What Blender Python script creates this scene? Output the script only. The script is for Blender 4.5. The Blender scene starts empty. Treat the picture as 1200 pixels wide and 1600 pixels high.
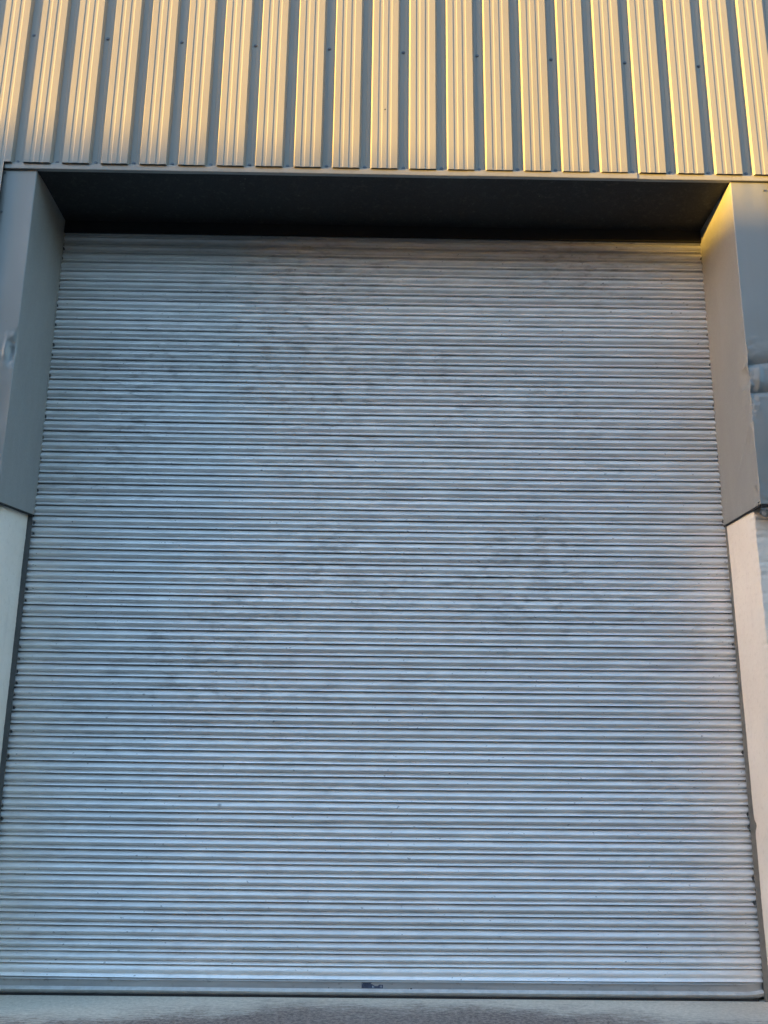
import bpy, bmesh, math, random
from mathutils import Vector, noise, Matrix

R = math.radians
random.seed(7)
scene = bpy.context.scene
COL = scene.collection

# ------------------------------------------------------------------ camera
Z0 = 0.0524
cam_d = bpy.data.cameras.new('camera')
cam = bpy.data.objects.new('camera', cam_d)
COL.objects.link(cam)
scene.camera = cam
yaw, pitch, roll = -0.00917, 0.24524, 0.01135
cam_d.sensor_fit = 'VERTICAL'
cam_d.sensor_height = 24.0
cam_d.sensor_width = 18.0
cam_d.lens = 1400.0 / 1600.0 * 24.0
cam_d.clip_end = 2000
Fv = Vector((-math.sin(yaw) * math.cos(pitch), math.cos(yaw) * math.cos(pitch), math.sin(pitch)))
Rv = Vector((math.cos(yaw), math.sin(yaw), 0))
Uv = Rv.cross(Fv)
m = Matrix((Rv, Uv, -Fv)).transposed().to_4x4()
m = m @ Matrix.Rotation(roll, 4, 'Z')
m.translation = Vector((-0.0282, -5.8351, 1.5494 - Z0))
cam.matrix_world = m

# ------------------------------------------------------------------ light
SUN_EL = R(2.3)
SUN_AZ = R(76.0)          # measured from the facade normal (-Y) towards -X
sdir = Vector((-math.sin(SUN_AZ) * math.cos(SUN_EL), -math.cos(SUN_AZ) * math.cos(SUN_EL), math.sin(SUN_EL)))
sun_d = bpy.data.lights.new('sun', 'SUN')
sun_d.energy = 1.75
sun_d.angle = R(0.5)
sun_d.color = (1.0, 0.57, 0.09)
sun = bpy.data.objects.new('sun', sun_d)
sun.rotation_euler = sdir.to_track_quat('Z', 'Y').to_euler()
sun.location = sdir * 30
COL.objects.link(sun)

w = bpy.data.worlds.new('World')
scene.world = w
w.use_nodes = True
nt = w.node_tree
sky = nt.nodes.new('ShaderNodeTexSky')
sky.sky_type = 'NISHITA'
sky.sun_disc = False
sky.sun_elevation = SUN_EL
sky.sun_rotation = math.atan2(sdir.x, sdir.y)
sky.altitude = 100
sky.air_density = 1.0
sky.dust_density = 1.0
sky.ozone_density = 1.8
bg = nt.nodes['Background']
bg.inputs['Strength'].default_value = 0.15
nt.links.new(sky.outputs[0], bg.inputs['Color'])

scene.view_settings.view_transform = 'Standard'
scene.view_settings.look = 'None'
scene.view_settings.gamma = 1
scene.view_settings.exposure = 4.05
scene.render.engine = 'CYCLES'
scene.cycles.max_bounces = 8
scene.cycles.diffuse_bounces = 5

# ------------------------------------------------------------------ helpers
def link(o, parent=None):
    COL.objects.link(o)
    if parent is not None:
        o.parent = parent
    return o

def mesh_obj(name, verts, faces, mat, parent=None, smooth=False):
    me = bpy.data.meshes.new(name)
    me.from_pydata([tuple(v) for v in verts], [], faces)
    me.update()
    if mat: me.materials.append(mat)
    if smooth:
        for p in me.polygons: p.use_smooth = True
    return link(bpy.data.objects.new(name, me), parent)

def bm_obj(name, bm, mat, parent=None, smooth=False):
    me = bpy.data.meshes.new(name)
    bm.normal_update()
    bm.to_mesh(me); bm.free()
    if mat: me.materials.append(mat)
    if smooth:
        for p in me.polygons: p.use_smooth = True
    return link(bpy.data.objects.new(name, me), parent)

def box(bm, x0, x1, y0, y1, z0, z1):
    v = [bm.verts.new(c) for c in [(x0,y0,z0),(x1,y0,z0),(x1,y1,z0),(x0,y1,z0),(x0,y0,z1),(x1,y0,z1),(x1,y1,z1),(x0,y1,z1)]]
    for f in [(0,3,2,1),(4,5,6,7),(0,1,5,4),(1,2,6,5),(2,3,7,6),(3,0,4,7)]:
        bm.faces.new([v[i] for i in f])

def empty(name, loc, label, cat, group=None):
    o = bpy.data.objects.new(name, None)
    o.location = loc
    link(o)
    o['label'] = label; o['category'] = cat
    if group: o['group'] = group
    return o

def grid(name, nu, nv, fn, mat, parent, smooth=True, flip=False):
    verts = [fn(i / (nu - 1), j / (nv - 1)) for j in range(nv) for i in range(nu)]
    faces = []
    for j in range(nv - 1):
        for i in range(nu - 1):
            a = j * nu + i
            f = (a, a + 1, a + nu + 1, a + nu)
            faces.append(f[::-1] if flip else f)
    return mesh_obj(name, verts, faces, mat, parent, smooth)

def N3(x, y, z, s=1.0):
    return noise.noise(Vector((x * s, y * s, z * s)))

# ------------------------------------------------------------------ node materials
class M:
    def __init__(self, name):
        self.m = bpy.data.materials.new(name)
        self.m.use_nodes = True
        self.t = self.m.node_tree
        self.b = self.t.nodes['Principled BSDF']
        self.tc = self.t.nodes.new('ShaderNodeTexCoord').outputs['Object']
    def n(self, kind, **kw):
        nd = self.t.nodes.new(kind)
        for k, v in kw.items(): setattr(nd, k, v)
        return nd
    def l(self, a, b): self.t.links.new(a, b)
    def mapping(self, scale, loc=(0, 0, 0), rot=(0, 0, 0)):
        mp = self.n('ShaderNodeMapping')
        mp.inputs['Scale'].default_value = scale
        mp.inputs['Location'].default_value = loc
        mp.inputs['Rotation'].default_value = rot
        self.l(self.tc, mp.inputs['Vector'])
        return mp.outputs[0]
    def noise(self, scale=1.0, detail=4, rough=.55, vec=None, dist=0.0):
        nd = self.n('ShaderNodeTexNoise')
        nd.inputs['Scale'].default_value = scale
        nd.inputs['Detail'].default_value = detail
        nd.inputs['Roughness'].default_value = rough
        nd.inputs['Distortion'].default_value = dist
        self.l(vec if vec is not None else self.tc, nd.inputs['Vector'])
        return nd.outputs['Fac']
    def ramp(self, fac, a, b, lo=0.0, hi=1.0):
        mr = self.n('ShaderNodeMapRange')
        mr.interpolation_type = 'SMOOTHSTEP'
        self.l(fac, mr.inputs['Value'])
        mr.inputs['From Min'].default_value = a
        mr.inputs['From Max'].default_value = b
        mr.inputs['To Min'].default_value = lo
        mr.inputs['To Max'].default_value = hi
        return mr.outputs[0]
    def math(self, op, a, b=None):
        nd = self.n('ShaderNodeMath', operation=op)
        for i, v in enumerate((a, b)):
            if v is None: continue
            if isinstance(v, (int, float)): nd.inputs[i].default_value = v
            else: self.l(v, nd.inputs[i])
        return nd.outputs[0]
    def mix(self, fac, a, b, mode='MIX'):
        nd = self.n('ShaderNodeMix', data_type='RGBA', blend_type=mode)
        if isinstance(fac, (int, float)): nd.inputs[0].default_value = fac
        else: self.l(fac, nd.inputs[0])
        for k, v in ((6, a), (7, b)):
            if isinstance(v, tuple): nd.inputs[k].default_value = (*v, 1)
            else: self.l(v, nd.inputs[k])
        return nd.outputs[2]
    def color(self, v):
        if isinstance(v, tuple): self.b.inputs['Base Color'].default_value = (*v, 1)
        else: self.l(v, self.b.inputs['Base Color'])
    def rough(self, v):
        if isinstance(v, (int, float)): self.b.inputs['Roughness'].default_value = v
        else: self.l(v, self.b.inputs['Roughness'])
    def metal(self, v): self.b.inputs['Metallic'].default_value = v
    def bump(self, h, strength=.3, dist=.002):
        bp = self.n('ShaderNodeBump')
        bp.inputs['Strength'].default_value = strength
        bp.inputs['Distance'].default_value = dist
        self.l(h, bp.inputs['Height'])
        self.l(bp.outputs[0], self.b.inputs['Normal'])

SPOTS = [(-1.487, 1.738, .016), (-1.466, 1.462, .015), (-.971, 1.073, .020)]
def mat_shutter():
    k = M('galvanised_steel')
    at = k.n('ShaderNodeAttribute', attribute_name='slat_tone').outputs['Fac']
    big = k.noise(1.0, 3, .5, k.mapping((.7, 1, .9), (3, 0, 5)))
    streak = k.noise(1.0, 5, .6, k.mapping((4, 3, 24)))
    blot = k.noise(1.0, 4, .6, k.mapping((8, 5, 26), (2, 1, 7)), .25)
    fine = k.noise(1.0, 3, .6, k.mapping((60, 60, 140)))
    spot = k.noise(1.0, 2, .5, k.mapping((34, 20, 60), (9, 3, 1)))
    base = k.mix(k.ramp(streak, .3, .7), (.76, .765, .77), (.90, .90, .90))
    tint = k.noise(1.0, 2, .5, k.mapping((1.2, 1, 9), (5, 5, 5)))
    base = k.mix(k.math('MULTIPLY', k.ramp(tint, .45, .7), .35), base, (.83, .80, .81))
    # smudges and oxidation patches, denser in the middle of the curtain
    sz_ = k.n('ShaderNodeSeparateXYZ'); k.l(k.tc, sz_.inputs[0])
    msk = k.math('MULTIPLY', k.ramp(big, .40, .64), k.ramp(sz_.outputs[2], .9, 2.2, .35, 1.0))
    d = k.math('MULTIPLY', k.ramp(blot, .45, .75), k.math('ADD', k.math('MULTIPLY', msk, .62), .07))
    base = k.mix(d, base, (.34, .33, .33))
    base = k.mix(k.math('MULTIPLY', k.ramp(spot, .70, .76), .6), base, (.13, .13, .14))
    base = k.mix(k.math('MULTIPLY', k.ramp(fine, .55, .8), .25), base, (.45, .45, .46))
    for (px, pz, pr_) in SPOTS:
        dv = k.n('ShaderNodeVectorMath', operation='DISTANCE')
        cx = k.n('ShaderNodeCombineXYZ')
        k.l(sz_.outputs[0], cx.inputs[0]); k.l(k.math('MULTIPLY', sz_.outputs[2], 1.35), cx.inputs[1])
        k.l(cx.outputs[0], dv.inputs[0]); dv.inputs[1].default_value = (px, pz * 1.35, 0)
        dd = k.math('ADD', dv.outputs['Value'], k.math('MULTIPLY', fine, .012))
        base = k.mix(k.ramp(dd, pr_ * .35, pr_ * 1.25, .75, 0), base, (.14, .14, .145))
    mul = k.n('ShaderNodeVectorMath', operation='SCALE')
    k.l(base, mul.inputs[0]); k.l(at, mul.inputs['Scale'])
    k.l(mul.outputs[0], k.b.inputs['Base Color'])
    k.metal(.42)
    k.rough(k.ramp(streak, .3, .75, .36, .52))
    k.bump(k.math('ADD', streak, blot), .25, .0015)
    return k.m

def mat_bar():
    k = M('dull_galvanised_bar')
    a = k.noise(1.0, 4, .6, k.mapping((4, 4, 30)))
    b = k.noise(1.0, 5, .65, k.mapping((22, 10, 30), (4, 1, 2)))
    base = k.mix(k.ramp(a, .3, .7), (.42, .425, .435), (.52, .52, .52))
    base = k.mix(k.math('MULTIPLY', k.ramp(b, .55, .75), .6), base, (.15, .145, .14))
    k.color(base); k.metal(.6); k.rough(.45)
    k.bump(b, .2, .001)
    return k.m

def mat_paint(name, c0, c1, rough=.4, dirt=.25, metal=0.0, can=.0, dirtcol=(.2, .18, .15)):
    k = M(name)
    a = k.noise(1.0, 3, .5, k.mapping((1.5, 1.5, .6)))
    s = k.noise(1.0, 5, .6, k.mapping((30, 30, 1.3), (1, 2, 3)))
    f = k.noise(90, 3, .6)
    sp = k.noise(1.0, 2, .5, k.mapping((40, 40, 30), (7, 2, 2)))
    base = k.mix(k.ramp(a, .3, .7), c0, c1)
    base = k.mix(k.math('MULTIPLY', k.ramp(s, .5, .85), dirt), base, dirtcol)
    base = k.mix(k.math('MULTIPLY', k.ramp(sp, .73, .78), .5 * min(1, dirt * 4)), base, dirtcol)
    k.color(base); k.rough(k.ramp(f, .3, .7, rough - .05, rough + .08)); k.metal(metal)
    if can:
        o = k.noise(1.0, 2, .5, k.mapping((3.5, 3.5, 1.6), (2, 2, 2)))
        k.bump(o, can, .02)
    return k.m

def mat_render(name, c0, c1):
    k = M(name)
    a = k.noise(1.2, 4, .6)
    f = k.noise(140, 4, .7)
    g = k.noise(34, 4, .6)
    st = k.noise(1.0, 4, .6, k.mapping((7, 7, 1.2), (1, 8, 3)))
    base = k.mix(k.ramp(a, .3, .7), c0, c1)
    base = k.mix(k.math('MULTIPLY', k.ramp(g, .5, .8), .25), base, (.40, .35, .31))
    base = k.mix(k.math('MULTIPLY', k.ramp(st, .55, .8), .25), base, (.34, .32, .30))
    k.color(base); k.rough(.9)
    k.bump(k.math('ADD', k.math('MULTIPLY', f, .5), g), .55, .004)
    return k.m

def mat_ground():
    k = M('worn_concrete')
    sx = k.n('ShaderNodeSeparateXYZ'); k.l(k.tc, sx.inputs[0])
    X, Y = sx.outputs[0], sx.outputs[1]
    a = k.noise(1.0, 5, .6, k.mapping((2.2, 3.5, 1), (3.3, 1, 0)))
    b = k.noise(1.0, 5, .7, k.mapping((9, 60, 1), (0, 0, 0), (0, 0, R(62))))
    g = k.noise(38, 6, .85)
    big = k.noise(.35, 3, .5)
    dark = k.mix(k.ramp(g, .38, .62), (.085, .065, .057), (.36, .285, .25))
    light = k.mix(k.ramp(g, .3, .7), (.52, .47, .39), (.78, .71, .61))
    # pale dusty strip against the door, wider at both sides, brushed out in streaks
    edge = k.math('ADD', Y, k.math('MULTIPLY', k.math('ADD', a, -.5), .55))
    edge = k.math('ADD', edge, k.math('MULTIPLY', k.math('ADD', b, -.5), .55))
    ax = k.math('ABSOLUTE', k.math('ADD', X, -.15))
    side = k.ramp(ax, .4, 2.1, 0, .30)
    edge = k.math('ADD', edge, side)
    fac = k.ramp(edge, -.36, -.02)
    base = k.mix(fac, dark, light)
    base = k.mix(k.math('MULTIPLY', k.ramp(big, .4, .7), .3), base, (.25, .24, .23))
    # dark tarmac added out of view past the concrete threshold, cuts bounced light
    wob = k.math('ADD', Y, k.math('MULTIPLY', a, .12))
    base = k.mix(k.ramp(wob, -.72, -.68), k.mix(k.ramp(g, .3, .7), (.035, .035, .036), (.075, .074, .072)), base)
    k.color(base); k.rough(.9)
    k.bump(k.math('ADD', g, k.math('MULTIPLY', b, .5)), .8, .006)
    return k.m

def mat_plain(name, c, rough=.6, metal=0.0, var=.15, scale=12):
    k = M(name)
    a = k.noise(scale, 4, .6)
    lo = tuple(x * (1 - var) for x in c); hi = tuple(min(1, x * (1 + var)) for x in c)
    k.color(k.mix(k.ramp(a, .3, .7), lo, hi)); k.rough(rough); k.metal(metal)
    return k.m

MS = mat_shutter()
MB = mat_bar()
MC = mat_paint('light_grey_cladding_paint', (.245, .236, .212), (.275, .266, .240), .38, .12, dirtcol=(.30, .26, .20))
MF = mat_paint('grey_flashing_paint', (.215, .22, .217), (.245, .25, .245), .36, .15, can=.9)
MD = mat_paint('drip_flashing_paint', (.27, .265, .25), (.30, .295, .28), .4, .3)
MSOF = mat_paint('shaded_soffit_paint', (.010, .0105, .011), (.014, .0145, .015), .7, .2)  # near-black puts the shade of the underside into the colour
MR = mat_render('cream_render', (.70, .65, .59), (.78, .73, .67))
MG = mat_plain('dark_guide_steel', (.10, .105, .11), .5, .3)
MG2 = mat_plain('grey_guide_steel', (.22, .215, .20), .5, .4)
MBF = mat_plain('bright_galvanised_flange', (.66, .665, .66), .4, .35, .1, 20)
MK = mat_plain('black_gap_shade', (.012, .012, .014), .9)  # plain black; in the gap strips it stands in for shade
MSC = mat_plain('screw_steel', (.12, .13, .15), .45, .5)
MST = mat_plain('faded_navy_sticker', (.045, .06, .105), .5, 0, .25, 60)
MSW = mat_plain('torn_sticker_paper', (.40, .43, .48), .8, 0, .2, 80)
MRU = mat_plain('rubber_seal', (.02, .02, .022), .8)
MFO = mat_plain('silver_foil', (.60, .61, .64), .38, .8, .1, 30)
MGR = mat_ground()
MNB = mat_paint('neighbour_wall_paint', (.045, .045, .044), (.06, .058, .056), .8, .3)
MNR = mat_plain('neighbour_roof_sheet', (.18, .18, .19), .5, .3)

W2 = 2.3046      # half the clear width of the shutter
D = 0.5967       # depth of the recess
HS = 5.112       # underside of the soffit at the front

# ------------------------------------------------------------------ ground
gb = bmesh.new()
v = [gb.verts.new(c) for c in [(-300, -300, 0), (300, -300, 0), (300, 300, 0), (-300, 300, 0)]]
gb.faces.new(v)
ground = bm_obj('ground', gb, MGR)
ground['kind'] = 'structure'

# ------------------------------------------------------------------ warehouse
wh = empty('warehouse_building', (0, 0, 0), 'pale metal-clad warehouse front with a big closed grey roller shutter in a deep recess', 'building')

# --- cladding: vertical trapezoid sheets, wide crowns forward and narrow recessed troughs
P = 0.2553
XK0 = -2.3993
YT, YC = -0.5975, -0.6275
def period(x0, k):
    g = 0.0021
    pts = [(0, YT), (.0125, YC), (.049, YC), (.0525, YC + g), (.0735, YC + g), (.080, YC),
           (.111, YC), (.1145, YC + g), (.1345, YC + g), (.141, YC), (.182, YC), (.194, YT)]
    if (k + 1) % 4 == 0:      # sheet lap inside the trough
        pts += [(.217, YT), (.2172, YT - .0022), (.2548, YT - .0022)]
    else:
        pts += [(.2245, YT), (.226, YT - .0012), (.2285, YT - .0012), (.230, YT)]
    return [(x0 + a, b) for a, b in pts]
prof = []
for k in range(-24, 44):
    prof += period(XK0 + P * k, k)
XL, XR = -2.516, 2.560
def insert_cut(pr, xc):
    out = []
    for i, (x, y) in enumerate(pr):
        out.append((x, y))
        if i + 1 < len(pr) and x < xc < pr[i + 1][0]:
            t = (xc - x) / (pr[i + 1][0] - x)
            out.append((xc, y + t * (pr[i + 1][1] - y)))
    return out
prof = insert_cut(insert_cut(prof, XL), XR)
ZT, ZBM, ZBS = 8.6, 5.1505, 2.905
bm = bmesh.new()
for i in range(len(prof) - 1):
    (xa, ya), (xb, yb) = prof[i], prof[i + 1]
    xm = (xa + xb) / 2
    zb = ZBM if XL < xm < XR else ZBS
    zz = [zb + (ZT - zb) * q / 14 for q in range(15)]
    def wv(x, y, z):      # faint unevenness of the thin sheet
        return (x + .0012 * N3(x * 1.5, 3, z * 1.2), y + .0016 * N3(x * 2.2, 7, z * 1.7), z)
    va = [bm.verts.new(wv(xa, ya, z)) for z in zz]
    vb = [bm.verts.new(wv(xb, yb, z)) for z in zz]
    for q in range(14):
        bm.faces.new((va[q], vb[q], vb[q + 1], va[q + 1]))
bmesh.ops.remove_doubles(bm, verts=bm.verts, dist=1e-5)
clad = bm_obj('wall_cladding', bm, MC, wh)
clad['label'] = 'vertical ribbed metal sheets above the shutter, lit warm by low sun'
sol = clad.modifiers.new('thick', 'SOLIDIFY'); sol.thickness = .0012; sol.offset = 1

# screws
def screw_mesh(r=.013):
    b = bmesh.new()
    bmesh.ops.create_cone(b, cap_ends=True, segments=20, radius1=r, radius2=r * .92, depth=.002, matrix=Matrix.Translation((0, -.001, 0)) @ Matrix.Rotation(R(90), 4, 'X'))
    bmesh.ops.create_cone(b, cap_ends=True, segments=6, radius1=r * .62, radius2=r * .56, depth=.006, matrix=Matrix.Translation((0, -.005, 0)) @ Matrix.Rotation(R(90), 4, 'X'))
    return b
s0 = bm_obj('screw', screw_mesh(), MSC, clad)
spots = []
for k in range(0, 20):
    ex = XK0 + P * k
    if k % 2 == 0 and k > 0 or k == 0: spots.append((ex - .036, YT - .002, 6.167 - .0085 * k))
    spots.append((ex - .034 + random.uniform(-.003, .003), YT - .002, 5.172 + random.uniform(-.003, .003)))
for i, s in enumerate(spots):
    o = s0 if i == 0 else s0.copy()
    if i: link(o, clad)
    o.location = s
    o.rotation_euler = (0, random.uniform(0, 1), 0)
b = bmesh.new()
bmesh.ops.create_cone(b, cap_ends=True, segments=14, radius1=.0055, radius2=.005, depth=.003, matrix=Matrix.Translation((-.004, YC - .001, 5.6006)) @ Matrix.Rotation(R(90), 4, 'X'))
bm_obj('drilled_hole', b, MK, clad)
b = bmesh.new()
bmesh.ops.create_uvsphere(b, u_segments=12, v_segments=8, radius=.006, matrix=Matrix.Translation((.016, YC + .004, 5.599)) @ Matrix.Diagonal((1, .4, .9, 1)))
bm_obj('rust_mark', b, mat_plain('rusty_spot', (.16, .10, .07), .9), clad)

# --- drip flashing with two joints
bm = bmesh.new()
ybf = -.6135
for (x0, x1, dy) in ((XL, .548, 0.0), (.5475, 1.679, -.0022), (1.6785, 2.62, 0.0008)):
    n = 16
    rows = []
    for q in range(n + 1):
        x = x0 + (x1 - x0) * q / n
        j = .0016 * N3(x * 1.7, 2, 0)
        y = ybf + dy + .0015 * N3(x * 3, 8, 1)
        rows.append([bm.verts.new(c) for c in [(x, YT + .03, 5.159 + j), (x, y + .002, 5.157 + j), (x, y, 5.1545 + j), (x, y, HS + .002 + j), (x, y + .002, HS + j), (x, y + .03, HS + .0005 + j)]])
    for a, c in zip(rows, rows[1:]):
        for r in range(5):
            bm.faces.new((a[r], a[r + 1], c[r + 1], c[r]))
dr = bm_obj('drip_flashing', bm, MD, wh, False)
sol = dr.modifiers.new('thick', 'SOLIDIFY'); sol.thickness = .001; sol.offset = 0

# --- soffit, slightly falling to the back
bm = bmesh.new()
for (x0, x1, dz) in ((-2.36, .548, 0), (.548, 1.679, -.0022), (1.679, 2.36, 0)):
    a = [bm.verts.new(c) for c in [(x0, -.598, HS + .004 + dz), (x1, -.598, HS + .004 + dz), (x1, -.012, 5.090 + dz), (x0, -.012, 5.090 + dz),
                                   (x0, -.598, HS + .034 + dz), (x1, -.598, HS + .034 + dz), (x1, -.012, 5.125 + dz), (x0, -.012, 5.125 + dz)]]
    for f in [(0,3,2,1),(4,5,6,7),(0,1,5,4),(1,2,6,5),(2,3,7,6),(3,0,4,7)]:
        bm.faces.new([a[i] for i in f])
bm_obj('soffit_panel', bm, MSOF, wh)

# --- jamb flashings: thin folded sheets with knocks
def lobe(t, a, b, p=1.0):
    if t <= a or t >= b: return 0.0
    return math.sin(math.pi * (t - a) / (b - a)) ** p
def vcrease(z, zc, wup, wdn):
    d = z - zc
    if d >= 0: return max(0, 1 - d / wup) ** 1.6
    return max(0, 1 + d / wdn) ** 1.6
def jamb(side):
    NU1, NU2, NV = 40, 34, 420
    flen = .264 if side > 0 else .224
    us = [('r', D * (i / (NU1 - 1)) ** .8) for i in range(NU1)]        # 0 = back, D = corner
    rad = .006
    pts = []
    zt = HS - .004
    cols = []
    for i in range(NU1): cols.append(('r', (D - rad) * (1 - (1 - i / (NU1 - 1)) ** 1.6)))
    for a in (22, 45, 68): cols.append(('c', a))
    for i in range(NU2): cols.append(('f', rad + (flen - rad) * (i / (NU2 - 1)) ** 1.5))
    if side > 0: zi, zo, zf = 2.892, 2.890, 2.888
    else: zi, zo, zf = 2.9025, 2.845, 2.82
    verts = []
    for j in range(NV):
        tv = j / (NV - 1)
        for kind, s in cols:
            if kind == 'r':
                P0 = Vector((W2, -s, 0)); nrm = Vector((-1, 0, 0)); dc = D - s; face = 0; zb = zi + (zo - zi) * s / D
            elif kind == 'c':
                a = R(s)
                P0 = Vector((W2 + rad - rad * math.cos(a), -(D - rad) - rad * math.sin(a), 0)); nrm = Vector((-math.cos(a), -math.sin(a), 0)); dc = 0; face = 2; zb = zo
            else:
                P0 = Vector((W2 + s, -D, 0)); nrm = Vector((0, -1, 0)); dc = s; face = 1; zb = zo + (zf - zo) * s / flen
            z = zb + (zt - zb) * tv
            P0.z = z
            d = Vector((0, 0, 0))
            fade = min(1, (zt - z) / .35)
            # oil canning
            oc = .0030 * N3(P0.x * 3 + side, P0.y * 3, z * 1.1) + .0012 * N3(P0.x * 7, P0.y * 7, z * 4 + 5)
            d += nrm * oc * fade * min(1, dc / .05 + (.15 if face == 2 else 0))
            if side > 0:
                # corner knocked about between 3.45 and 3.98
                e = math.exp(-(dc / .022) ** 2) if face != 1 else math.exp(-(dc / .012) ** 2)
                k1 = lobe(z, 3.80, 3.955, .8); k2 = lobe(z, 3.63, 3.79, .8); k3 = lobe(z, 3.44, 3.62, .7)
                d += Vector((.007, .003, 0)) * e * k1 * (1 + .6 * N3(1, 1, z * 30)) + Vector((.008, .004, 0)) * e * k2 * (1 + .6 * N3(1, 4, z * 30)) + Vector((.006, .006, 0)) * e * k3
                rough = lobe(z, 3.35, 3.66) * (.0035 * N3(P0.x * 40, P0.y * 40, z * 45) + .002 * N3(1, 3, z * 130))
                d += Vector((1, .6, 0)) * rough * math.exp(-(dc / .03) ** 2)
                rid = abs(N3(P0.x * 11 + 3, P0.y * 11, z * 9)) + .5 * abs(N3(P0.x * 24, P0.y * 24 + 2, z * 21))
                zone = lobe(z, 3.40, 4.0, .6) * math.exp(-(dc / .09) ** 2) + lobe(z, 2.86, 3.05, .6) * math.exp(-(dc / .07) ** 2)
                d -= nrm * (.016 * (.35 - rid)) * zone * min(1, dc / .01 + .2)
                # body of the dents on the reveal
                if face == 0:
                    d += Vector((1, 0, 0)) * (.028 * math.exp(-((dc - .055) / .04) ** 2) * lobe(z, 3.66, 3.80, .6) + .013 * math.exp(-((dc - .03) / .04) ** 2) * lobe(z, 3.93, 4.05))
                    zc = 3.42 - dc * .9        # slanted crease falling to the back
                    d -= Vector((1, 0, 0)) * .017 * vcrease(z, zc, .03, .06) * max(0, 1 - dc / .33) * min(1, dc / .02 + .2)
                    d += Vector((1, 0, 0)) * .006 * math.exp(-((dc - .12) / .10) ** 2) * lobe(z, 2.95, 3.35)
                    d += Vector((1, 0, 0)) * (.020 * math.exp(-((dc - .045) / .03) ** 2) * lobe(z, 2.905, 3.02) + .004 * N3(P0.y * 50, 3, z * 50) * math.exp(-((dc - .04) / .05) ** 2) * lobe(z, 2.85, 3.06))
                if face == 1:
                    g = 1 - .35 * dc / flen
                    z1 = 3.800 + .16 * dc ** 1.1; z2 = 3.615 + .05 * dc
                    d += Vector((0, 1, 0)) * g * (.026 * vcrease(z, z1, .11, .05) ** 1.6 + .026 * vcrease(z, z2, .09, .045) ** 1.6)
                    xc = .055 + (z - 3.62) * .10
                    if z2 < z < z1:
                        d += Vector((0, -1, 0)) * .010 * max(0, 1 - abs(dc - xc) / .03)
                    d += Vector((0, 1, 0)) * .007 * math.exp(-((dc - .03) / .018) ** 2) * lobe(z, 3.53, 3.60)
                    d += Vector((0, -1, 0)) * .005 * math.exp(-((dc - .10) / .06) ** 2) * lobe(z, 3.2, 3.55)
            else:
                rid = abs(N3(P0.x * 13 + 3, P0.y * 13, z * 12)) + .5 * abs(N3(P0.x * 28, P0.y * 28 + 2, z * 26))
                d -= nrm * (.014 * (.35 - rid)) * lobe(z, 3.68, 3.96, .6) * math.exp(-(dc / .07) ** 2) * (1 if face == 1 else .3)
                e = math.exp(-(dc / .016) ** 2)
                kk = lobe(z, 3.70, 3.98, .7)
                d += Vector((.006, .010, 0)) * e * kk
                if face == 1:
                    rr = ((dc - .030) / .020) ** 2 + ((z - 3.81) / .065) ** 2
                    d += Vector((0, 1, 0)) * .022 * math.exp(-rr)
                    rr = ((dc - .065) / .012) ** 2 + ((z - 3.83) / .07) ** 2
                    d -= Vector((0, 1, 0)) * .010 * math.exp(-rr)
                    d += Vector((0, 1, 0)) * .006 * math.exp(-((dc - .05) / .06) ** 2) * lobe(z, 3.3, 3.62)
                    d += Vector((0, 1, 0)) * .0015 * N3(P0.x * 60, 2, z * 45) * lobe(z, 3.7, 3.98) * math.exp(-(dc / .05) ** 2)
            Q = P0 + d
            if side < 0: Q.x = -Q.x - (.0 if True else 0)
            if side > 0 and kind == 'r': pass
            verts.append(Q)
    nu = len(cols)
    faces = []
    for j in range(NV - 1):
        for i in range(nu - 1):
            a = j * nu + i
            f = (a, a + 1, a + nu + 1, a + nu)
            faces.append(f if side > 0 else f[::-1])
    o = mesh_obj('jamb_flashing', verts, faces, MF, wh, True)
    s = o.modifiers.new('thick', 'SOLIDIFY'); s.thickness = .0015; s.offset = -1
    # black strip standing in for the shaded gap below the cut edge
    bm = bmesh.new()
    def strip(pa, pb, h0, h1, nx):
        q = []
        for p in (pa, pb):
            for dn in (.002, .010):
                for hh in (h0, h1):
                    q.append(bm.verts.new((side * (p[0] + (dn if nx == 'x' else 0)), p[1] + (dn if nx == 'y' else 0), p[2] + hh)))
        for f in [(0,1,3,2),(4,6,7,5),(0,4,5,1),(2,3,7,6),(0,2,6,4),(1,5,7,3)]: bm.faces.new([q[i] for i in f])
    strip((W2, -.003, zi), (W2, -D + .012, zo), -.011, .02, 'x')
    strip((W2 + .012, -D, zo), (W2 + flen, -D, zf), -.014, .02, 'y')
    bmesh.ops.recalc_face_normals(bm, faces=bm.faces)
    bm_obj('gap_shade_strip', bm, MK, o)
    return o
jr = jamb(1); jr['label'] = 'dented and creased grey metal flashing on the right of the opening'
jl = jamb(-1); jl['label'] = 'grey metal flashing on the left of the opening, knocked at its corner'
for par, pts in ((jl, [(-2.5125, 5.086), (-2.5035, 4.797)]), (jr, [(2.5441 - .02, 5.048), (2.52, 3.1)])):
    for x, z in pts:
        o = s0.copy(); link(o, par); o.location = (x, -D - .003, z); o.scale = (.6, .6, .6)

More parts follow.
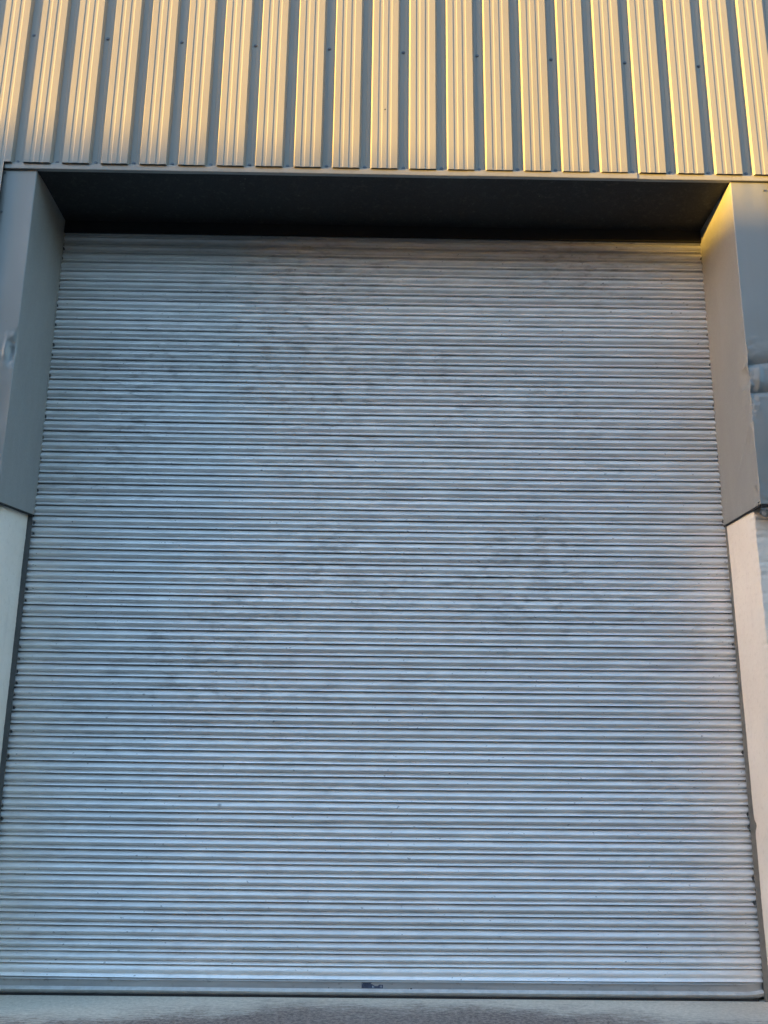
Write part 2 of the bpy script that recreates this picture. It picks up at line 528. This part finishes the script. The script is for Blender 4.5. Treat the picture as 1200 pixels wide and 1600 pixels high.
# --- rendered masonry below and behind the flashings
def pier(side):
    yf = -.462
    def edge(z):
        if side > 0: return W2 + .012 + .024 * max(0, min(1, (2.9 - z) / 2.9))
        return W2 + .034
    verts, faces = [], []
    cols = []
    for i in range(30): cols.append(('r', i / 29))
    for a in (20, 45, 70): cols.append(('c', a))
    for i in range(34): cols.append(('f', (i / 33) ** 2.2))
    NV = 330
    rad = .008
    for j in range(NV):
        z = -.02 + 3.32 * j / (NV - 1)
        ex = edge(z)
        for kind, s in cols:
            if kind == 'r': p = Vector((ex, .10 + (yf + rad - .10) * s, z)); nrm = Vector((-1, 0, 0)); amp = .0012
            elif kind == 'c':
                a = R(s); p = Vector((ex + rad - rad * math.cos(a), yf + rad - rad * math.sin(a), z)); nrm = Vector((-math.cos(a), -math.sin(a), 0)); amp = .0022
            else: p = Vector((ex + rad + (6.5 - ex) * s, yf, z)); nrm = Vector((0, -1, 0)); amp = .0035 if side > 0 else .003
            nn = N3(p.x * 55, p.y * 55, p.z * 55) + .6 * N3(p.x * 110, p.y * 110, p.z * 110)
            lo = N3(p.x * 3, p.y * 3, p.z * 3)
            ragged = 0
            if kind != 'r' or s > .93:
                ragged = .010 * max(0, N3(3, side, z * 26)) + .014 * lobe(z, 2.74, 2.93) * N3(1, 2, z * 60)
            # rubbed cheeks where the end of the wall meets the rail
            chip = 0
            if side > 0 and kind == 'r':
                chip = .012 * math.exp(-((p.y + .04) / .03) ** 2 - ((z - .99) / .03) ** 2)
            p += nrm * (amp * nn + .003 * lo - ragged - chip)
            if side < 0: p.x = -p.x
            verts.append(p)
    nu = len(cols)
    for j in range(NV - 1):
        for i in range(nu - 1):
            a = j * nu + i
            f = (a, a + 1, a + nu + 1, a + nu)
            faces.append(f if side > 0 else f[::-1])
    return mesh_obj('rendered_wall', verts, faces, MR, wh, True)
pier(1)['label'] = 'cream rendered wall end on the right of the shutter'
pier(-1)['label'] = 'cream rendered wall end on the left of the shutter'

# body of the building behind (closes the volume, holds the roof)
bm = bmesh.new()
box(bm, -8.5, 11.3, .35, .40, -.02, 8.6)
box(bm, -8.5, -8.46, -.46, .35, -.02, 8.6); box(bm, 11.26, 11.3, -.46, .35, -.02, 8.6)
box(bm, -8.46, -2.40, -.42, -.40, 3.2, 8.59); box(bm, 2.40, 11.26, -.42, -.40, 3.2, 8.59)
box(bm, -2.40, 2.40, -.42, -.40, 5.40, 8.59)
box(bm, -8.5, -8.44, .40, 24, -.02, 8.6); box(bm, 11.24, 11.3, .40, 24, -.02, 8.6)
box(bm, -8.44, 11.24, 23.9, 24, -.02, 8.6)
bm_obj('wall', bm, MK, wh)
bm = bmesh.new()
vv = [bm.verts.new(c) for c in [(-8.8, -.8, 8.62), (11.6, -.8, 8.62), (11.6, 24.3, 8.62), (-8.8, 24.3, 8.62), (-8.8, 11.7, 10.1), (11.6, 11.7, 10.1)]]
for f in [(0, 1, 5, 4), (4, 5, 2, 3), (0, 4, 3), (1, 2, 5), (0, 3, 2, 1)]: bm.faces.new([vv[i] for i in f])
bm_obj('roof', bm, MNR, wh)

# ------------------------------------------------------------------ roller shutter
LZ = [4.9878, 4.9179, 4.8456, 4.7718, 4.6997, 4.6253, 4.5513, 4.4758, 4.3987, 4.3241, 4.2486, 4.1741, 4.0976, 4.0203, 3.9459, 3.8694, 3.794, 3.7191, 3.6439, 3.5686, 3.4925, 3.4187, 3.3429, 3.2688, 3.1927, 3.1184, 3.0432, 2.9674, 2.8937, 2.8187, 2.7453, 2.6701, 2.5948, 2.5216, 2.4467, 2.3727, 2.2965, 2.2203, 2.1455, 2.0696, 1.9942, 1.9192, 1.8447, 1.7691, 1.6935, 1.6188, 1.5436, 1.4689, 1.3937, 1.32, 1.2456, 1.1713, 1.0979, 1.0246, 0.9507, 0.8772, 0.8033, 0.7308, 0.6584, 0.5854, 0.5158, 0.4451, 0.3744, 0.2991, 0.233, 0.1655, 0.0916]
LZ = [5.205, 5.132, 5.060] + LZ
NSEG = 90
verts, faces, tones = [], [], []
def slat_prof(last=False):
    pr = [(0.0, .013), (.07, .013), (.072, -.0015)]
    n = 12
    for i in range(1, n + 1):
        q = i / n
        t = .072 + .618 * q
        pr.append((t, -(-.0015 + .0205 * math.sin(math.pi * (q ** 1.35))) * (.55 if last else 1)))
    pr += [(.700, .0015), (.708, -.0010), (.76, -.0040), (.84, -.0090), (.915, -.0138), (.935, -.0142), (.950, -.011), (.958, .014)]
    return pr
for i in range(len(LZ) - 1):
    top, bot = LZ[i], LZ[i + 1]
    h = top - bot
    last = i == len(LZ) - 2
    pr = slat_prof(last)
    tone = random.uniform(.93, 1.05)
    if last: tone = 1.08
    ex0 = W2 + .012 + random.uniform(-.004, .004); ex1 = W2 + .012 + random.uniform(-.004, .004)
    ph = random.uniform(0, 100)
    base = len(verts)
    for s in range(NSEG + 1):
        x = -ex0 + (ex0 + ex1) * s / NSEG
        u = x / W2
        sag = -.006 * (1 - u * u)
        dy = .0022 * N3(x * .8, ph, 0) + .0012 * N3(x * 4, ph, 3) + .004 * N3(x * .5, 1, top * .6)
        dz = sag + .0012 * N3(x * 1.1, ph, 9) + .006
        kx = 1 + .06 * N3(x * 3.1, ph, 5)
        for t, y in pr:
            verts.append((x, y * kx + dy, top - t * h + dz - .000))
    m_ = len(pr)
    for s in range(NSEG):
        for q in range(m_ - 1):
            a = base + s * m_ + q
            faces.append((a, a + 1, a + m_ + 1, a + m_))
            tones.append(tone)
me = bpy.data.meshes.new('roller_shutter')
me.from_pydata(verts, [], faces)
at = me.attributes.new('slat_tone', 'FLOAT', 'FACE')
at.data.foreach_set('value', tones)
me.materials.append(MS)
for p in me.polygons: p.use_smooth = True
me.set_sharp_from_angle(angle=R(38))
sh = link(bpy.data.objects.new('roller_shutter', me), wh)
sh['label'] = 'closed galvanised roller shutter of some seventy curved horizontal slats'

# end locks: small cast clips riveted to the slat ends, most of them tucked in the rail
bm = bmesh.new()
box(bm, -.010, 0, -.013, .004, -.018, .015); box(bm, -.0065, 0, -.0155, -.0131, -.005, .005)
bmesh.ops.recalc_face_normals(bm, faces=bm.faces)
lock0 = None
for sgn in (-1, 1):
    for i in range(4, len(LZ) - 1):
        if random.random() < (.45 if sgn < 0 else .88): continue
        if lock0 is None:
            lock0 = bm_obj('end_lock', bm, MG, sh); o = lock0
        else:
            o = lock0.copy(); link(o, sh)
        o.location = (sgn * (W2 + .004 - random.uniform(0, .005)), random.uniform(-.001, .002), (LZ[i] + LZ[i + 1]) / 2 + random.uniform(-.006, .008))
        o.scale = (sgn * random.uniform(.5, 1.2), 1, random.uniform(.7, 1.15))
        o.rotation_euler = (0, random.uniform(-.12, .12), 0)

# bottom bar
bz = .0916
bm = bmesh.new()
bprof = [(.004, bz + .006), (-.0050, bz + .004), (-.0120, bz - .004), (-.0122, bz - .006), (-.0060, bz - .0085), (-.0055, .0475), (.004, .0105)]
fprof = [(-.0050, .0485), (-.0070, .0470), (-.0290, .0385), (-.0305, .0365), (-.0120, .0125), (-.0105, .0108), (.002, .0108)]
def bar_sweep(pf, name, mat, parent):
    bm = bmesh.new()
    n = 120
    rows = []
    for q in range(n + 1):
        x = -W2 - .008 + (2 * W2 + .012) * q / n
        drp = .0012 * N3(x * .9, 4, 4) - .002 * (1 - (x / W2) ** 2)
        if x > W2 - .10: drp += .012 * ((x - W2 + .10) / .10) ** 2       # last bit of the bar is bent up
        rows.append([bm.verts.new((x, y + .0015 * N3(x * 1.3, 6, 2), z + drp)) for y, z in pf])
    for a, c in zip(rows, rows[1:]):
        for k in range(len(pf) - 1):
            bm.faces.new((a[k], c[k], c[k + 1], a[k + 1]))
    bm.faces.new(rows[-1]); bm.faces.new(rows[0][::-1])
    bmesh.ops.recalc_face_normals(bm, faces=bm.faces)
    return bm_obj(name, bm, mat, parent)
bm.free()
bar = bar_sweep(bprof, 'bottom_bar', MB, sh)
bar_sweep(fprof, 'bar_flange', MBF, sh)
bm = bmesh.new(); box(bm, -W2 - .006, W2 - .03, -.024, .002, .001, .0115)
bm_obj('rubber_seal', bm, MRU, sh)

# torn sticker on the bottom bar
yS = -.0072
def poly_plate(name, pts, y, th, mat, parent):
    bm = bmesh.new()
    f = bm.faces.new([bm.verts.new((x, y, z)) for x, z in pts])
    r = bmesh.ops.extrude_face_region(bm, geom=[f])
    for e in r['geom']:
        if isinstance(e, bmesh.types.BMVert): e.co.y -= th
    bmesh.ops.recalc_face_normals(bm, faces=bm.faces)
    return bm_obj(name, bm, mat, parent)
sx, sz = -.0757, .0495
def S(u, v): return (sx + u * .127, sz + v * .031)
st = poly_plate('torn_sticker', [S(*c) for c in [(0, 0), (1, 0), (1, .62), (.95, .60), (.87, .66), (.81, .62), (.76, .40), (.71, .33), (.66, .42), (.63, .30), (.60, .45), (.565, .52), (.51, .66), (.46, .70), (.42, .86), (.50, 1.0), (0, 1.0)]], yS + .0015, .0008, MST, sh)
for pts in ([(.50, .12), (.56, .14), (.60, .25), (.55, .30), (.52, .50), (.49, .42)], [(.86, .14), (.885, .14), (.885, .5), (.86, .5)], [(.92, .12), (.955, .12), (.955, .50), (.92, .48)], [(.02, .72), (.05, .70), (.05, .82), (.02, .83)]):
    poly_plate('torn_patch', [S(*c) for c in pts], yS + .0007, .0005, MSW, sh)
for (u, v, r) in ((.218, .049, .0045), (.200, .047, .0022), (.243, .043, .003), (-.27, .05, .003), (1.2, .052, .003)):
    b = bmesh.new()
    bmesh.ops.create_uvsphere(b, u_segments=8, v_segments=6, radius=r, matrix=Matrix.Translation((u, -.0052, v)) @ Matrix.Diagonal((1.6, .4, 1, 1)))
    bm_obj('dried_splash', b, MG, sh)

bm = bmesh.new(); box(bm, -W2 + .001, W2 - .001, -.034, -.022, 4.998, 5.088)
bm_obj('slot_shade_strip', bm, MK, sh)  # black strip drawn in for the shaded slot above the first slat

# guide rails
def rail(side, mat):
    bm = bmesh.new()
    top = 5.2
    x0 = W2 + .0005
    wb = .036 if side > 0 else .0335
    # front flange, outer web and back flange of a channel
    def slab(xa0, xa1, xb0, xb1, y0, y1):
        c = []
        for z, xa, xb in ((0.002, xa0, xb0), (top, xa1, xb1)):
            c += [(xa, y0, z), (xb, y0, z), (xb, y1, z), (xa, y1, z)]
        vs = [bm.verts.new((side * p[0], p[1], p[2])) for p in c]
        for f in [(0,3,2,1),(4,5,6,7),(0,1,5,4),(1,2,6,5),(2,3,7,6),(3,0,4,7)]:
            bm.faces.new([vs[i] for i in f])
    slab(x0 - (0.0 if side > 0 else 0), x0, x0 + wb + .02, x0 + wb + .02, -.034, -.030)
    slab(x0 + .004, x0 + .004, x0 + .007, x0 + .007, -.0302, -.022)
    slab(x0 + wb + .016, x0 + wb + .016, x0 + wb + .02, x0 + wb + .02, -.0302, .04)
    slab(x0, x0, x0 + wb + .02, x0 + wb + .02, .0402, .044)
    bmesh.ops.recalc_face_normals(bm, faces=bm.faces)
    return bm_obj('guide_rail', bm, mat, sh)
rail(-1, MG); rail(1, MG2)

# --- crumpled foil scrap under the right flashing
def foil_fn(u, v):
    x = W2 + .034 + .20 * u; z = 2.885 - (1 - v) * (.035 + .05 * N3(u * 7, 1, 2) + .03 * u)
    y = -.475 - .05 * v - .02 * abs(N3(u * 9, v * 6, 3)) - .012 * N3(u * 22, v * 14, 8)
    return (x, y, z)
grid('foil_flashing_scrap', 22, 12, foil_fn, MFO, wh, False)

# ------------------------------------------------------------------ neighbour across the yard (behind the camera), its gable shades the lower part
DIST = 50.0
sh2 = Vector((sdir.x, sdir.y, 0)).normalized()
px_ = Vector((-sh2.y, sh2.x, 0))
if px_.x < 0: px_ = -px_          # points right (+X) and away from the facade
H0 = 5.21 + (DIST) * math.tan(SUN_EL)
slope = .22
nb = empty('neighbouring_warehouse', tuple(sh2 * DIST), 'low grey gabled warehouse across the yard opposite the shutter', 'building')
nb.rotation_euler = (0, 0, math.atan2(px_.y, px_.x))
# local frame: +X along px_, +Y = towards the facade or away
HW, RX = 22.0, -12.0
ridge = H0 - slope * RX
def roofz(x): return ridge - slope * abs(x - RX)
bm = bmesh.new()
sgn = 1 if (Matrix.Rotation(nb.rotation_euler.z, 3, 'Z') @ Vector((0, 1, 0))).dot(sh2) > 0 else -1
xs = [RX - HW, RX, RX + HW]
f0 = [bm.verts.new((x, 0, z)) for x, z in [(xs[0], 0), (xs[2], 0), (xs[2], roofz(xs[2])), (RX, ridge), (xs[0], roofz(xs[0]))]]
f1 = [bm.verts.new((v_.co.x, sgn * 30, v_.co.z)) for v_ in f0]
bm.faces.new(f0); bm.faces.new(f1[::-1])
for i in range(5):
    bm.faces.new((f0[i], f1[i], f1[(i + 1) % 5], f0[(i + 1) % 5]))
bmesh.ops.recalc_face_normals(bm, faces=bm.faces)
bm_obj('wall', bm, MNB, nb)
bm = bmesh.new()
for a, c in ((xs[0] - .4, RX), (RX, xs[2] + .4)):
    q = [bm.verts.new((x, y, roofz(x) + dz)) for dz in (.01, .07) for (x, y) in ((a, sgn * -.3), (c, sgn * -.3), (c, sgn * 30.3), (a, sgn * 30.3))]
    for f in [(0,3,2,1),(4,5,6,7),(0,1,5,4),(1,2,6,5),(2,3,7,6),(3,0,4,7)]: bm.faces.new([q[i] for i in f])
bmesh.ops.recalc_face_normals(bm, faces=bm.faces)
bm_obj('roof', bm, MNR, nb)
bm = bmesh.new(); box(bm, -4, 1, -.08 if sgn > 0 else .02, -.02 if sgn > 0 else .08, .02, 4.6)
bm_obj('door', bm, MNR, nb)

# long unseen shed added behind the camera to block low sky light
shed = empty('sky_block_shed', (8, -18, 0), 'unseen long dark flat-roofed shed added behind the camera to block the low sky', 'building')
bm = bmesh.new(); box(bm, -46, 34, -12, 0, 0.0, 11.8)
bm_obj('wall', bm, MNB, shed)
bm = bmesh.new(); box(bm, -46.3, 34.3, -12.3, .3, 11.803, 12.05)
bm_obj('roof', bm, MNR, shed)
for xx in (-43, -32, -20, -8, 4, 16):
    bm = bmesh.new(); box(bm, xx, xx + 4, .003, .06, .02, 4.4)
    bm_obj('door', bm, MNR, shed)
